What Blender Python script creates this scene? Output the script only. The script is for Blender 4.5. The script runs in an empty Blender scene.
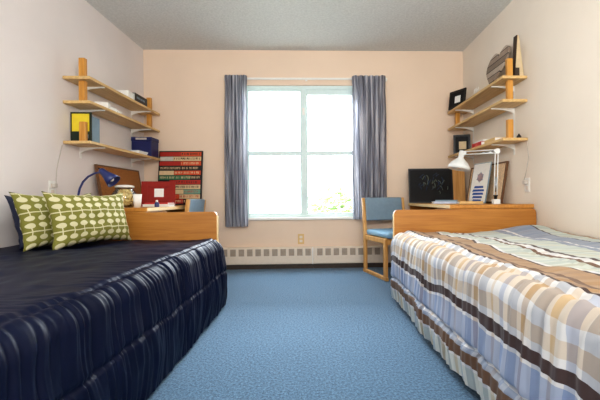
import bpy, bmesh, math, random
from mathutils import Vector, Matrix, noise as mn
random.seed(7)
C = bpy.context.scene
COL = C.collection
PI = math.pi
R = math.radians

# ------------------------------------------------------------------ room numbers (metres)
XL, XR, YB, YF, ZC = -1.93, 1.655, 4.10, -0.55, 2.44

# ------------------------------------------------------------------ materials
def new_mat(name):
    m = bpy.data.materials.new(name); m.use_nodes = True
    nt = m.node_tree
    return m, nt, nt.nodes['Principled BSDF']

def nd(nt, t, **k):
    n = nt.nodes.new(t)
    for a, b in k.items(): setattr(n, a, b)
    return n

def math_n(nt, op, a, b=None, c=None):
    n = nd(nt, 'ShaderNodeMath', operation=op)
    for i, v in enumerate((a, b, c)):
        if v is None: continue
        if isinstance(v, (int, float)): n.inputs[i].default_value = v
        else: nt.links.new(v, n.inputs[i])
    return n.outputs[0]

def srgb(r, g, b):
    f = lambda c: (c/255/12.92) if c/255 <= 0.04045 else ((c/255+0.055)/1.055)**2.4
    return (f(r), f(g), f(b), 1)

def mat(name, col, rough=.6, var=.12, scale=30, bump=0.0, bscale=200, metal=0, sheen=0, stretch=None):
    m, nt, b = new_mat(name)
    tc = nd(nt, 'ShaderNodeTexCoord')
    mp = nd(nt, 'ShaderNodeMapping'); nt.links.new(tc.outputs['Object'], mp.inputs[0])
    if stretch: mp.inputs['Scale'].default_value = stretch
    n = nd(nt, 'ShaderNodeTexNoise'); n.inputs['Scale'].default_value = scale; n.inputs['Detail'].default_value = 4
    nt.links.new(mp.outputs[0], n.inputs['Vector'])
    mr = nd(nt, 'ShaderNodeMapRange'); nt.links.new(n.outputs[0], mr.inputs[0])
    mr.inputs['From Min'].default_value = .3; mr.inputs['From Max'].default_value = .7
    mr.inputs['To Min'].default_value = 1-var; mr.inputs['To Max'].default_value = 1+var
    mx = nd(nt, 'ShaderNodeMix', data_type='RGBA', blend_type='MULTIPLY'); mx.inputs[0].default_value = 1
    mx.inputs[6].default_value = col; nt.links.new(mr.outputs[0], mx.inputs[7])
    nt.links.new(mx.outputs[2], b.inputs['Base Color'])
    b.inputs['Roughness'].default_value = rough; b.inputs['Metallic'].default_value = metal
    if sheen: b.inputs['Sheen Weight'].default_value = sheen
    if bump:
        n2 = nd(nt, 'ShaderNodeTexNoise'); n2.inputs['Scale'].default_value = bscale; n2.inputs['Detail'].default_value = 3
        nt.links.new(tc.outputs['Object'], n2.inputs['Vector'])
        bp = nd(nt, 'ShaderNodeBump'); bp.inputs['Strength'].default_value = bump; bp.inputs['Distance'].default_value = .01
        nt.links.new(n2.outputs[0], bp.inputs['Height']); nt.links.new(bp.outputs[0], b.inputs['Normal'])
    return m

def wood(name, c1, c2, axis='y', rough=.42):
    m, nt, b = new_mat(name)
    tc = nd(nt, 'ShaderNodeTexCoord'); mp = nd(nt, 'ShaderNodeMapping')
    nt.links.new(tc.outputs['Object'], mp.inputs[0])
    mp.inputs['Scale'].default_value = {'x': (1.5, 22, 22), 'y': (22, 1.5, 22), 'z': (22, 22, 1.5)}[axis]
    n = nd(nt, 'ShaderNodeTexNoise'); n.inputs['Scale'].default_value = 2.2; n.inputs['Detail'].default_value = 6; n.inputs['Distortion'].default_value = .6
    nt.links.new(mp.outputs[0], n.inputs['Vector'])
    cr = nd(nt, 'ShaderNodeValToRGB'); nt.links.new(n.outputs[0], cr.inputs[0])
    cr.color_ramp.elements[0].position = .3; cr.color_ramp.elements[0].color = c1
    cr.color_ramp.elements[1].position = .7; cr.color_ramp.elements[1].color = c2
    nt.links.new(cr.outputs[0], b.inputs['Base Color']); b.inputs['Roughness'].default_value = rough
    return m

M = {}
M['wall'] = mat('wall_paint', srgb(226, 218, 214), .75, .02, 3, .05, 180)
M['wall_r'] = mat('wall_paint_warm_lit', srgb(236, 226, 212), .75, .02, 3, .05, 180)  # same wall paint, warm light on this side mixed into the colour
M['wall_back'] = mat('wall_paint_backlit', srgb(232, 210, 188), .75, .02, 3, .05, 180)  # same wall paint, tan cast of the backlit wall mixed in
M['ceiling'] = mat('ceiling_stipple', srgb(212, 213, 210), .9, .08, 55, .5, 90)
M['white'] = mat('white_paint', srgb(236, 234, 228), .45, .02)
M['heater'] = mat('heater_enamel', srgb(228, 216, 200), .5, .03)
M['dark'] = mat('shaded_gap', srgb(74, 66, 60), .8, .1)
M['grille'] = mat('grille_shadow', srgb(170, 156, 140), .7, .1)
M['ply'] = wood('shelf_birch', srgb(196, 160, 104), srgb(224, 192, 138), 'y')
M['plyend'] = wood('shelf_peg_oak', srgb(186, 128, 52), srgb(214, 158, 78), 'z')
M['oak'] = wood('golden_oak', srgb(166, 108, 46), srgb(190, 132, 62), 'x', .38)
M['oaky'] = wood('golden_oak_long', srgb(178, 120, 52), srgb(204, 148, 74), 'y', .38)
M['oakz'] = wood('chair_oak', srgb(196, 142, 78), srgb(226, 180, 116), 'z', .4)
M['edge'] = wood('pale_edge_band', srgb(226, 190, 130), srgb(240, 210, 155), 'y', .35)
M['cork'] = mat('cork_face', srgb(226, 198, 164), .85, .18, 90)
M['cork_l'] = mat('cork_face_brown', srgb(165, 112, 62), .85, .18, 90)
M['corkframe'] = wood('cork_frame', srgb(96, 66, 42), srgb(124, 88, 58), 'z')
M['seat_blue'] = mat('seat_vinyl', srgb(140, 184, 214), .5, .05, 30)
M['back_blue_shaded'] = mat('backrest_vinyl_shaded', srgb(130, 152, 168), .5, .05, 30)  # greyer than the seat: shade on the backlit backrest put into the colour
M['metal_w'] = mat('lamp_white_metal', srgb(226, 228, 226), .3, .02)
M['chrome'] = mat('steel', srgb(190, 196, 200), .25, .03, 30, metal=.8)
M['black'] = mat('black_paint', srgb(22, 21, 22), .4, .1)
M['black_soft'] = mat('black_board', srgb(14, 15, 18), .75, .2)
M['lampblue'] = mat('lamp_navy_enamel', srgb(48, 58, 110), .3, .05)
M['paper'] = mat('paper', srgb(238, 236, 230), .8, .03)
M['paper_blue'] = mat('paper_blueish', srgb(200, 212, 230), .8, .05)
M['red'] = mat('red_frame', srgb(146, 36, 26), .8, .08)
M['redbook'] = mat('red_cover', srgb(196, 52, 46), .5, .08)
M['yellow'] = mat('yellow_cover', srgb(226, 204, 50), .5, .05)
M['greenblk'] = mat('dark_green_cover', srgb(22, 38, 26), .5, .1)
M['greyblue'] = mat('grey_blue_cover', srgb(128, 150, 164), .6, .06)
M['bluebox'] = mat('blue_box', srgb(28, 36, 92), .45, .08)
M['tan'] = mat('tan_cover', srgb(222, 188, 130), .6, .05)
M['beige'] = mat('beige_side', srgb(206, 186, 150), .7, .06)
M['brown_dk'] = mat('dark_brown', srgb(62, 48, 38), .6, .15)
M['navy_plain'] = mat('navy_pillowcase', srgb(26, 34, 62), .6, .08)
M['mattress'] = mat('mattress_ticking', srgb(196, 200, 206), .8, .04)
M['gold'] = mat('golden_filling', srgb(244, 220, 156), .5, .2, 60)
M['leaf'] = mat('leaf_pale', srgb(140, 176, 108), .6, .3, 6)
M['leaf2'] = mat('leaf_grey', srgb(172, 196, 146), .6, .2, 6)
M['bark'] = mat('bark', srgb(150, 130, 100), .8, .2)
M['lawn'] = mat('pale_ground', srgb(232, 232, 222), .9, .06, 3)
M['alu'] = mat('window_aluminium', srgb(214, 232, 230), .4, .03)
M['cord'] = mat('cord_grey', srgb(196, 188, 178), .6, .03)

def glass(name, tint=(1, 1, 1, 1), rough=0.0):
    m, nt, b = new_mat(name)
    nt.nodes.remove(b)
    out = nt.nodes['Material Output']
    tr = nd(nt, 'ShaderNodeBsdfTransparent'); tr.inputs[0].default_value = tint
    gl = nd(nt, 'ShaderNodeBsdfGlossy'); gl.inputs['Roughness'].default_value = rough
    fr = nd(nt, 'ShaderNodeFresnel'); fr.inputs[0].default_value = 1.45
    n = nd(nt, 'ShaderNodeTexNoise'); n.inputs['Scale'].default_value = 2
    sc = math_n(nt, 'MULTIPLY', fr.outputs[0], math_n(nt, 'MULTIPLY_ADD', n.outputs[0], .1, .75))
    mx = nd(nt, 'ShaderNodeMixShader')
    nt.links.new(sc, mx.inputs[0]); nt.links.new(tr.outputs[0], mx.inputs[1]); nt.links.new(gl.outputs[0], mx.inputs[2])
    nt.links.new(mx.outputs[0], out.inputs[0])
    return m
M['glass'] = glass('window_glass')
M['jarglass'] = glass('jar_glass', (.97, .98, .97, 1), .05)

# carpet
def carpet():
    m, nt, b = new_mat('blue_carpet')
    tc = nd(nt, 'ShaderNodeTexCoord')
    n = nd(nt, 'ShaderNodeTexNoise'); n.inputs['Scale'].default_value = 90; n.inputs['Detail'].default_value = 5; n.inputs['Roughness'].default_value = .75
    nt.links.new(tc.outputs['Object'], n.inputs['Vector'])
    cr = nd(nt, 'ShaderNodeValToRGB'); nt.links.new(n.outputs[0], cr.inputs[0])
    cr.color_ramp.elements[0].position = .34; cr.color_ramp.elements[0].color = srgb(40, 70, 96)
    cr.color_ramp.elements[1].position = .66; cr.color_ramp.elements[1].color = srgb(102, 140, 170)
    nt.links.new(cr.outputs[0], b.inputs['Base Color'])
    b.inputs['Roughness'].default_value = .95; b.inputs['Sheen Weight'].default_value = .15
    bp = nd(nt, 'ShaderNodeBump'); bp.inputs['Strength'].default_value = .5; bp.inputs['Distance'].default_value = .01
    nt.links.new(n.outputs[0], bp.inputs['Height']); nt.links.new(bp.outputs[0], b.inputs['Normal'])
    return m
M['carpet'] = carpet()

# curtain cloth with fine uneven vertical stripes
def curtain_mat():
    m, nt, b = new_mat('curtain_cloth')
    uv = nd(nt, 'ShaderNodeUVMap'); mp = nd(nt, 'ShaderNodeMapping'); nt.links.new(uv.outputs[0], mp.inputs[0])
    mp.inputs['Scale'].default_value = (34, 2.4, 1)
    n = nd(nt, 'ShaderNodeTexNoise'); n.inputs['Scale'].default_value = 1; n.inputs['Detail'].default_value = 3
    nt.links.new(mp.outputs[0], n.inputs['Vector'])
    cr = nd(nt, 'ShaderNodeValToRGB'); nt.links.new(n.outputs[0], cr.inputs[0])
    e = cr.color_ramp.elements
    e[0].position = .34; e[0].color = srgb(112, 114, 124); e[1].position = .66; e[1].color = srgb(240, 240, 244)
    x = e.new(.5); x.color = srgb(182, 184, 196)
    nt.links.new(cr.outputs[0], b.inputs['Base Color']); b.inputs['Roughness'].default_value = .85
    out = nt.nodes['Material Output']
    tl = nd(nt, 'ShaderNodeBsdfTranslucent'); nt.links.new(cr.outputs[0], tl.inputs[0])
    mx = nd(nt, 'ShaderNodeMixShader'); mx.inputs[0].default_value = .5
    nt.links.new(b.outputs[0], mx.inputs[1]); nt.links.new(tl.outputs[0], mx.inputs[2]); nt.links.new(mx.outputs[0], out.inputs[0])
    return m
M['curtain'] = curtain_mat()

def navy_mat():
    m, nt, b = new_mat('navy_satin')
    tc = nd(nt, 'ShaderNodeTexCoord')
    n = nd(nt, 'ShaderNodeTexNoise'); n.inputs['Scale'].default_value = 4; nt.links.new(tc.outputs['Object'], n.inputs['Vector'])
    cr = nd(nt, 'ShaderNodeValToRGB'); nt.links.new(n.outputs[0], cr.inputs[0])
    cr.color_ramp.elements[0].color = srgb(13, 19, 40); cr.color_ramp.elements[1].color = srgb(21, 29, 57)
    nt.links.new(cr.outputs[0], b.inputs['Base Color'])
    b.inputs['Roughness'].default_value = .46; b.inputs['Specular IOR Level'].default_value = .14
    b.inputs['Sheen Weight'].default_value = .0
    return m
M['navy'] = navy_mat()

def plaid_mat(stops, S, cross):
    m, nt, b = new_mat('plaid_cloth')
    uv = nd(nt, 'ShaderNodeUVMap')
    nz = nd(nt, 'ShaderNodeTexNoise'); nz.inputs['Scale'].default_value = 3; nt.links.new(uv.outputs[0], nz.inputs['Vector'])
    sp = nd(nt, 'ShaderNodeSeparateXYZ'); nt.links.new(uv.outputs[0], sp.inputs[0])
    u = math_n(nt, 'ADD', sp.outputs[0], math_n(nt, 'MULTIPLY_ADD', nz.outputs[0], .05, -.025))
    def ramp(fac, st):
        cr = nd(nt, 'ShaderNodeValToRGB'); cr.color_ramp.interpolation = 'CONSTANT'
        nt.links.new(fac, cr.inputs[0]); el = cr.color_ramp.elements
        el[0].position = st[0][0]; el[0].color = st[0][1]
        el[1].position = st[1][0]; el[1].color = st[1][1]
        for p, c in st[2:]:
            e = el.new(min(p, 1)); e.color = c
        return cr.outputs[0]
    across = ramp(u, [(p/S, srgb(*c)) for p, c in stops])
    v = math_n(nt, 'FRACT', math_n(nt, 'DIVIDE', sp.outputs[1], .30))
    along = ramp(v, [(p, srgb(*c)) for p, c in cross])
    # cross stripes show mainly on the light woven parts
    mx = nd(nt, 'ShaderNodeMix', data_type='RGBA', blend_type='MIX')
    amt = nd(nt, 'ShaderNodeMapRange'); nt.links.new(u, amt.inputs[0])
    amt.inputs['From Min'].default_value = .85/S; amt.inputs['From Max'].default_value = 1.0/S
    amt.inputs['To Min'].default_value = .24; amt.inputs['To Max'].default_value = .5
    bw = nd(nt, 'ShaderNodeRGBToBW'); nt.links.new(across, bw.inputs[0])
    lum = nd(nt, 'ShaderNodeMapRange'); nt.links.new(bw.outputs[0], lum.inputs[0])
    lum.inputs['From Min'].default_value = .1; lum.inputs['From Max'].default_value = .45
    nt.links.new(math_n(nt, 'MULTIPLY', amt.outputs[0], lum.outputs[0]), mx.inputs[0])
    nt.links.new(across, mx.inputs[6]); nt.links.new(along, mx.inputs[7])
    nt.links.new(mx.outputs[2], b.inputs['Base Color'])
    b.inputs['Roughness'].default_value = .7; b.inputs['Sheen Weight'].default_value = .1
    return m

def tree_print():
    """green cloth with rows of little cream trees, mirrored about thin cream lines"""
    m, nt, b = new_mat('green_tree_print')
    uv = nd(nt, 'ShaderNodeUVMap'); sp = nd(nt, 'ShaderNodeSeparateXYZ'); nt.links.new(uv.outputs[0], sp.inputs[0])
    U, V = sp.outputs[0], sp.outputs[1]            # metres
    row_h, col_w = .056, .060
    rv = math_n(nt, 'DIVIDE', V, row_h)
    row = math_n(nt, 'FLOOR', rv); fy = math_n(nt, 'FRACT', rv)
    odd = math_n(nt, 'MODULO', row, 2)
    # mirrored rows
    y = math_n(nt, 'ABSOLUTE', math_n(nt, 'SUBTRACT', fy, odd))
    fx = math_n(nt, 'SUBTRACT', math_n(nt, 'FRACT', math_n(nt, 'ADD', math_n(nt, 'DIVIDE', U, col_w), math_n(nt, 'MULTIPLY', row, .0))), .5)
    ex = math_n(nt, 'DIVIDE', fx, .37)
    ey = math_n(nt, 'DIVIDE', math_n(nt, 'SUBTRACT', y, .62), .27)
    d = math_n(nt, 'ADD', math_n(nt, 'POWER', math_n(nt, 'ABSOLUTE', ex), 2), math_n(nt, 'POWER', math_n(nt, 'ABSOLUTE', ey), 2))
    crown = math_n(nt, 'LESS_THAN', d, 1)
    trunk = math_n(nt, 'MULTIPLY', math_n(nt, 'LESS_THAN', math_n(nt, 'ABSOLUTE', fx), .045), math_n(nt, 'LESS_THAN', y, .5))
    line = math_n(nt, 'LESS_THAN', y, .06)
    f = math_n(nt, 'MAXIMUM', math_n(nt, 'MAXIMUM', crown, trunk), line)
    mx = nd(nt, 'ShaderNodeMix', data_type='RGBA'); nt.links.new(f, mx.inputs[0])
    mx.inputs[6].default_value = srgb(128, 126, 56); mx.inputs[7].default_value = srgb(212, 206, 168)
    nt.links.new(mx.outputs[2], b.inputs['Base Color']); b.inputs['Roughness'].default_value = .85
    return m
M['treeprint'] = tree_print()

# ------------------------------------------------------------------ mesh helpers
def obj(name, bm, m, parent=None, smooth=False, bevel=0, offset=None):
    if offset is not None:
        bmesh.ops.translate(bm, verts=bm.verts, vec=-Vector(offset))
    bmesh.ops.recalc_face_normals(bm, faces=bm.faces)
    me = bpy.data.meshes.new(name); bm.to_mesh(me); bm.free()
    o = bpy.data.objects.new(name, me); COL.objects.link(o)
    for q in (m if isinstance(m, (list, tuple)) else [m]): me.materials.append(q)
    if smooth: me.polygons.foreach_set('use_smooth', [True]*len(me.polygons))
    if parent: o.parent = parent
    if bevel:
        b = o.modifiers.new('bevel', 'BEVEL'); b.width = bevel; b.segments = 2; b.limit_method = 'ANGLE'
    return o

def tag(o, label, cat, group=None):
    o['label'] = label; o['category'] = cat
    if group: o['group'] = group
    return o

def thing(name, label, cat, loc=(0, 0, 0), rot=(0, 0, 0), group=None):
    o = bpy.data.objects.new(name, None); COL.objects.link(o)
    o.empty_display_size = .1
    o.location = loc; o.rotation_euler = rot
    return tag(o, label, cat, group)

def struct(name, bm, m, parent=None, **k):
    o = obj(name, bm, m, parent, **k)
    if not parent: o['kind'] = 'structure'
    return o

def dup(root, loc, rot, label):
    r = root.copy(); COL.objects.link(r); r.location = loc; r.rotation_euler = rot; r['label'] = label
    for ch in list(root.children):
        c = ch.copy(); COL.objects.link(c); c.parent = r
        for g in ch.children:
            d = g.copy(); COL.objects.link(d); d.parent = c
    return r

def box(bm, x0, x1, y0, y1, z0, z1, mi=0, mtx=None):
    vs = [bm.verts.new((x, y, z)) for x in (x0, x1) for y in (y0, y1) for z in (z0, z1)]
    for f in ((0, 1, 3, 2), (4, 6, 7, 5), (0, 4, 5, 1), (2, 3, 7, 6), (0, 2, 6, 4), (1, 5, 7, 3)):
        fc = bm.faces.new([vs[i] for i in f]); fc.material_index = mi
    if mtx is not None: bmesh.ops.transform(bm, matrix=mtx, verts=vs)
    return vs

def B(*a, **k):
    bm = bmesh.new(); box(bm, *a, **k); return bm

def tube(bm, pts, r, seg=10, mi=0):
    pts = [Vector(p) for p in pts]; rings = []
    rs = r if isinstance(r, (list, tuple)) else [r]*len(pts)
    up = Vector((0, 0, 1)); prev = None
    for i, p in enumerate(pts):
        d = (pts[min(i+1, len(pts)-1)] - pts[max(i-1, 0)]).normalized()
        if prev is None:
            a = d.cross(up)
            if a.length < 1e-3: a = d.cross(Vector((1, 0, 0)))
            a.normalize()
        else:
            a = (prev - d*prev.dot(d)).normalized()
        prev = a; b = d.cross(a)
        rings.append([bm.verts.new(p + (a*math.cos(2*PI*k/seg) + b*math.sin(2*PI*k/seg))*rs[i]) for k in range(seg)])
    for q, w in zip(rings, rings[1:]):
        for k in range(seg):
            f = bm.faces.new((q[k], q[(k+1) % seg], w[(k+1) % seg], w[k])); f.material_index = mi; f.smooth = True
    for q in (rings[0], rings[-1]):
        f = bm.faces.new(q); f.material_index = mi
    return bm

def T(pts, r, seg=10):
    return tube(bmesh.new(), pts, r, seg)

def lathe(prof, seg=28, mtx=None, close=True):
    bm = bmesh.new(); rings = []
    for r, z in prof:
        rings.append([bm.verts.new((r*math.cos(2*PI*k/seg), r*math.sin(2*PI*k/seg), z)) for k in range(seg)])
    for q, w in zip(rings, rings[1:]):
        for k in range(seg):
            f = bm.faces.new((q[k], q[(k+1) % seg], w[(k+1) % seg], w[k])); f.smooth = True
    if close:
        bm.faces.new(rings[0]); bm.faces.new(rings[-1])
    if mtx is not None: bmesh.ops.transform(bm, matrix=mtx, verts=bm.verts)
    return bm

def prism(poly, axis, a0, a1, bm=None, mi=0):
    """poly: 2-D outline; axis: extrusion axis 0/1/2"""
    bm = bm or bmesh.new()
    def mk(p, a):
        v = [p[0], p[1]]; v.insert(axis, a); return bm.verts.new(v)
    A = [mk(p, a0) for p in poly]; Bq = [mk(p, a1) for p in poly]
    n = len(poly)
    for f in [A, Bq] + [[A[i], A[(i+1) % n], Bq[(i+1) % n], Bq[i]] for i in range(n)]:
        fc = bm.faces.new(f); fc.material_index = mi
    return bm

def round_poly(pts_r, n=6):
    """outline with rounded corners; pts_r = [(x,y,r)]"""
    out = []; N = len(pts_r)
    for i, (x, y, r) in enumerate(pts_r):
        p = Vector((x, y))
        if r <= 0: out.append((x, y)); continue
        a = (Vector(pts_r[i-1][:2]) - p).normalized(); b = (Vector(pts_r[(i+1) % N][:2]) - p).normalized()
        c = p + (a+b)*r; s, e = p+a*r-c, p+b*r-c
        for k in range(n+1):
            t = k/n; v = (s*math.cos(t*PI/2) + e*math.sin(t*PI/2)); out.append(tuple(c+v))
    return out

def nz(x, y=0, z=0): return mn.noise(Vector((x, y, z)))
def sm(a, b, x):
    t = max(0, min(1, (x-a)/(b-a))); return t*t*(3-2*t)

# ------------------------------------------------------------------ the room
WX0, WX1, WZ0, WZ1 = -.83, .43, .56, 2.055     # window opening
TH = .14
struct('floor', B(XL-TH, XR+TH, YF, YB+TH, -.1, 0), M['carpet'])
struct('ceiling', B(XL-TH, XR+TH, YF, YB+TH, ZC, ZC+.1), M['ceiling'])
struct('wall_left', B(XL-TH, XL, YF, YB+TH, 0, ZC), M['wall'])
struct('wall_right', B(XR, XR+TH, YF, YB+TH, 0, ZC), M['wall_r'])
bm = bmesh.new()
box(bm, XL, WX0, YB, YB+TH, 0, ZC); box(bm, WX1, XR, YB, YB+TH, 0, ZC)
box(bm, WX0, WX1, YB, YB+TH, 0, WZ0); box(bm, WX0, WX1, YB, YB+TH, WZ1, ZC)
struct('wall_back', bm, M['wall_back'])
# window: frame, sashes, panes, sill
bm = bmesh.new()
fy0, fy1 = YB+.035, YB+.10
for a in ((WX0, WX0+.03, WZ0, WZ1), (WX1-.03, WX1, WZ0, WZ1), (WX0+.03, WX1-.03, WZ0, WZ0+.035), (WX0+.03, WX1-.03, WZ1-.04, WZ1)):
    box(bm, a[0], a[1], fy0, fy1, a[2], a[3])
w = struct('window_1', bm, M['alu'], bevel=.003)
MX = -.165
struct('window_mullion', B(MX-.026, MX+.026, YB+.03, YB+.095, WZ0+.035, WZ1-.04), M['alu'], w, bevel=.003)
for x0, x1, yo in ((WX0+.03, MX-.026, 0), (MX+.026, WX1-.03, .0)):
    bm = bmesh.new(); zt = WZ1-.04; zb = WZ0+.035; y0, y1 = YB+.05, YB+.08
    top = .018 if x0 < MX-.1 else .06
    box(bm, x0, x0+.016, y0, y1, zb, zt); box(bm, x1-.016, x1, y0, y1, zb, zt)
    box(bm, x0+.016, x1-.016, y0, y1, zt-top, zt); box(bm, x0+.016, x1-.016, y0, y1, zb, zb+.016)
    box(bm, x0+.016, x1-.016, y0-.005, y1, 1.268, 1.316)
    s = struct('window_sash', bm, M['alu'], w)
    struct('window_pane', B(x0+.012, x1-.012, YB+.063, YB+.067, zb+.01, 1.28), M['glass'], s)
    struct('window_pane', B(x0+.012, x1-.012, YB+.063, YB+.067, 1.305, zt-.015), M['glass'], s)
struct('window_latch', B(MX-.012, MX+.012, YB+.012, YB+.03, 1.72, 1.80), M['white'], w, bevel=.004)
struct('window_sill', B(WX0-.02, WX1+.02, YB-.03, YB+.035, WZ0-.022, WZ0+.004), M['white'], w, bevel=.004)
struct('baseboard_back', B(XL, XR, YB-.012, YB, 0, .045), M['brown_dk'])
struct('baseboard_left', B(XL, XL+.010, YF, YB-.012, 0, .09), M['brown_dk'])
struct('baseboard_right', B(XR-.010, XR, YF, YB-.012, 0, .09), M['brown_dk'])

# outside
struct('ground', B(-9, 9, YB+TH, 26, -.55, -.45), M['lawn'])
def shrub(x, y, z0, h, wd, n, seed, label, mats):
    rnd = random.Random(seed)
    t = thing('garden_shrub', label, 'shrub', (x, y, z0))
    bm = bmesh.new()
    for k in range(7):
        a = rnd.uniform(0, 2*PI); tip = (math.cos(a)*wd*.35, math.sin(a)*wd*.35, h*rnd.uniform(.5, .85))
        tube(bm, [(0, 0, 0), (tip[0]*.3, tip[1]*.3, tip[2]*.5), tip], [.025, .018, .006], 6)
    obj('stem', bm, M['bark'], t)
    bm = bmesh.new()
    for k in range(n):
        a = rnd.uniform(0, 2*PI); q = rnd.uniform(-1, 1); rr = rnd.random()**.4
        s = math.sqrt(1-q*q)
        c = Vector((math.cos(a)*s*wd*.5*rr, math.sin(a)*s*wd*.5*rr, h*.58 + q*h*.42*rr))
        L = rnd.uniform(.06, .11); mt = Matrix.Rotation(rnd.uniform(0, 2*PI), 3, 'Z') @ Matrix.Rotation(rnd.uniform(-1, 1), 3, 'X') @ Matrix.Rotation(rnd.uniform(-.6, .6), 3, 'Y')
        vs = [bm.verts.new(c + mt @ Vector(p)) for p in ((-L, 0, 0), (-L*.2, L*.38, .01), (L, 0, 0), (-L*.2, -L*.38, .01))]
        f = bm.faces.new(vs); f.material_index = rnd.randint(0, 1)
    obj('foliage', bm, mats, t)
shrub(.28, 7.2, -.45, 1.50, 1.35, 900, 3, 'pale green leafy shrub outside the right window pane', [M['leaf'], M['leaf2']])

# ------------------------------------------------------------------ curtains
def curtain(x0, x1, z0, label, seed):
    t = thing('curtain', label, 'curtain', ((x0+x1)/2, YB-.07, z0))
    bm = bmesh.new(); uvl = bm.loops.layers.uv.new()
    NX, NZ = 150, 60; W = x1-x0; H = 2.135-z0; rows = []
    for j in range(NZ+1):
        v = j/NZ; row = []
        for i in range(NX+1):
            u = i/NX
            ph = u*2*PI*6.5 + 1.3*nz(u*3, v*1.2, seed) + .9*nz(u*7, v*.6, seed+5)
            amp = .030*(.55+.45*nz(u*4, seed)) * (1 - .55*sm(.93, 1, v)) + .012
            y = math.sin(ph)*amp + .006*nz(u*20, v*4, seed)
            pin = 1 - .035*math.exp(-((v-.9)/.08)**2) + .02*(1-v)*nz(v*3, seed)
            x = (u-.5)*W*pin + .008*math.cos(ph)
            row.append(bm.verts.new((x, y, v*H)))
        rows.append(row)
    for j in range(NZ):
        for i in range(NX):
            f = bm.faces.new((rows[j][i], rows[j][i+1], rows[j+1][i+1], rows[j+1][i])); f.smooth = True
            for l, (a, b) in zip(f.loops, ((i, j), (i+1, j), (i+1, j+1), (i, j+1))): l[uvl].uv = (a/NX, b/NZ)
    obj('cloth', bm, M['curtain'], t)
    obj('header_tape', B(-W/2+.01, W/2-.01, .034, .037, H-.08, H-.004), M['curtain'], t)
curtain(-1.035, -.775, .475, 'grey blue pleated curtain hanging left of the window', 2)
curtain(.37, .765, .54, 'grey blue pleated curtain hanging right of the window behind the chair', 11)
t = thing('curtain_rail', 'thin white curtain rail on the wall above the window', 'curtain rail', (-.13, YB, 2.11))
obj('rail', B(-.91, .91, -.028, -.012, -.006, .016), M['white'], t, bevel=.003)
for x in (-.9, 0, .9): obj('bracket', B(x-.012, x+.012, -.014, -.0005, -.016, .02), M['white'], t, bevel=.003)

# ------------------------------------------------------------------ baseboard heaters
def heater(x0, x1, xs, label):
    t = thing('baseboard_heater', label, 'heater', ((x0+x1)/2, YB, 0)); o = t.location
    bm = prism([(YB-.001, .238), (YB-.050, .238), (YB-.066, .226), (YB-.066, .056), (YB-.055, .05), (YB-.001, .05)], 0, x0, x1)
    obj('cover', bm, M['heater'], t, offset=o, bevel=.002)
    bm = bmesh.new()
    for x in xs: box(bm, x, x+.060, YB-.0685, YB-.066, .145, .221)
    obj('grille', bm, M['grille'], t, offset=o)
    obj('end_cap', B(x1-.012, x1, YB-.071, YB-.0662, .05, .238), M['white'], t, offset=o, bevel=.002)
    obj('gap_shade', B(x0, x1, YB-.05, YB-.013, 0, .05), M['dark'], t, offset=o)  # dark block standing in for the shade in the gap under the cover
heater(XL+.01, -.068, [-.155-k*.0915 for k in range(19)], 'cream louvred baseboard heater under the window, left of the joint')
heater(-.066, XR-.01, [-.025+k*.0915 for k in range(17)], 'cream louvred baseboard heater running behind the right chair')

def outlet(loc, rz, label, plug=False):
    t = thing('wall_outlet', label, 'outlet', loc, (0, 0, rz))     # local: face looks to -Y
    obj('plate', B(-.035, .035, -.006, 0, -.057, .057), M['tan'] if not plug else M['white'], t, bevel=.003)
    for z in (.022, -.022): obj('socket', B(-.016, .016, -.008, -.006, z-.014, z+.014), M['heater'], t, bevel=.004)
    if plug:
        obj('plug', B(-.014, .014, -.035, -.008, .008, .038), M['cord'], t, bevel=.004)
    return t
outlet((-.205, YB-.0005, .322), 0, 'small beige wall outlet below the window sill')
outlet((XL+.0005, 2.70, .86), PI/2, 'white wall outlet with plug on left wall above pillows', True)
outlet((XR-.0005, 2.83, .865), -PI/2, 'white wall outlet with plug on right wall above headboard', True)
tag(obj('power_cord', T([(XR-.03, 2.83, .90), (XR-.02, 2.81, .98), (XR-.008, 2.80, 1.08), (XR-.008, 2.82, 1.20)], .0028, 6), M['cord']), 'thin grey cord running up right wall from the outlet', 'cord')
tag(obj('power_cord', T([(XL+.03, 2.70, .872), (XL+.025, 2.71, .93), (XL+.008, 2.74, 1.0), (XL+.008, 2.80, 1.19)], .0028, 6), M['cord']), 'thin grey cord running up left wall to the lowest shelf', 'cord')

# ------------------------------------------------------------------ wall shelving (local: wall at x=0, shelves to +x, near end y=0)
def wall_shelf(label, loc, rz):
    t = thing('wall_shelf', label, 'shelf', loc, (0, 0, rz), 'birch wall shelves over the desks')
    L = 1.22; zs = (0, .305, .490)       # lowest shelf at z=0
    for z in zs:
        obj('shelf_board', B(.004, .205, -L/2, L/2, z-.011, z+.011), M['ply'], t, bevel=.002)
    for s in (-1, 1):
        y = s*(L/2-.06)
        ya, yb = y-.018, y+.018
        obj('upright', B(.095, .140, ya, yb, .3165, .4785), M['plyend'], t, bevel=.003)
        obj('upright', B(.095, .140, ya, yb, .5015, .655), M['plyend'], t, bevel=.003)
        obj('upright', B(.095, .140, ya, yb, .0115, .165), M['plyend'], t, bevel=.003)
        yk = s*.405
        for z in zs:
            prof = [(.001, -.0115), (.195, -.0115), (.195, -.02)] + [(.195-.194*math.sin(k*PI/16), -.02-.05*(1-math.cos(k*PI/16))) for k in range(1, 9)]
            bm = prism([(x, z+q) for x, q in prof], 1, yk-.008, yk+.008)
            obj('bracket', bm, M['white'], t)
    obj('wall_track', B(.0005, .004, -.417, -.393, -.1, .62), M['white'], t)
    obj('wall_track', B(.0005, .004, .393, .417, -.1, .62), M['white'], t)
    return t
shL = wall_shelf('three tier birch wall shelf on the left wall over the red framed poster', (XL, 3.425, 1.215), 0)
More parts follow.
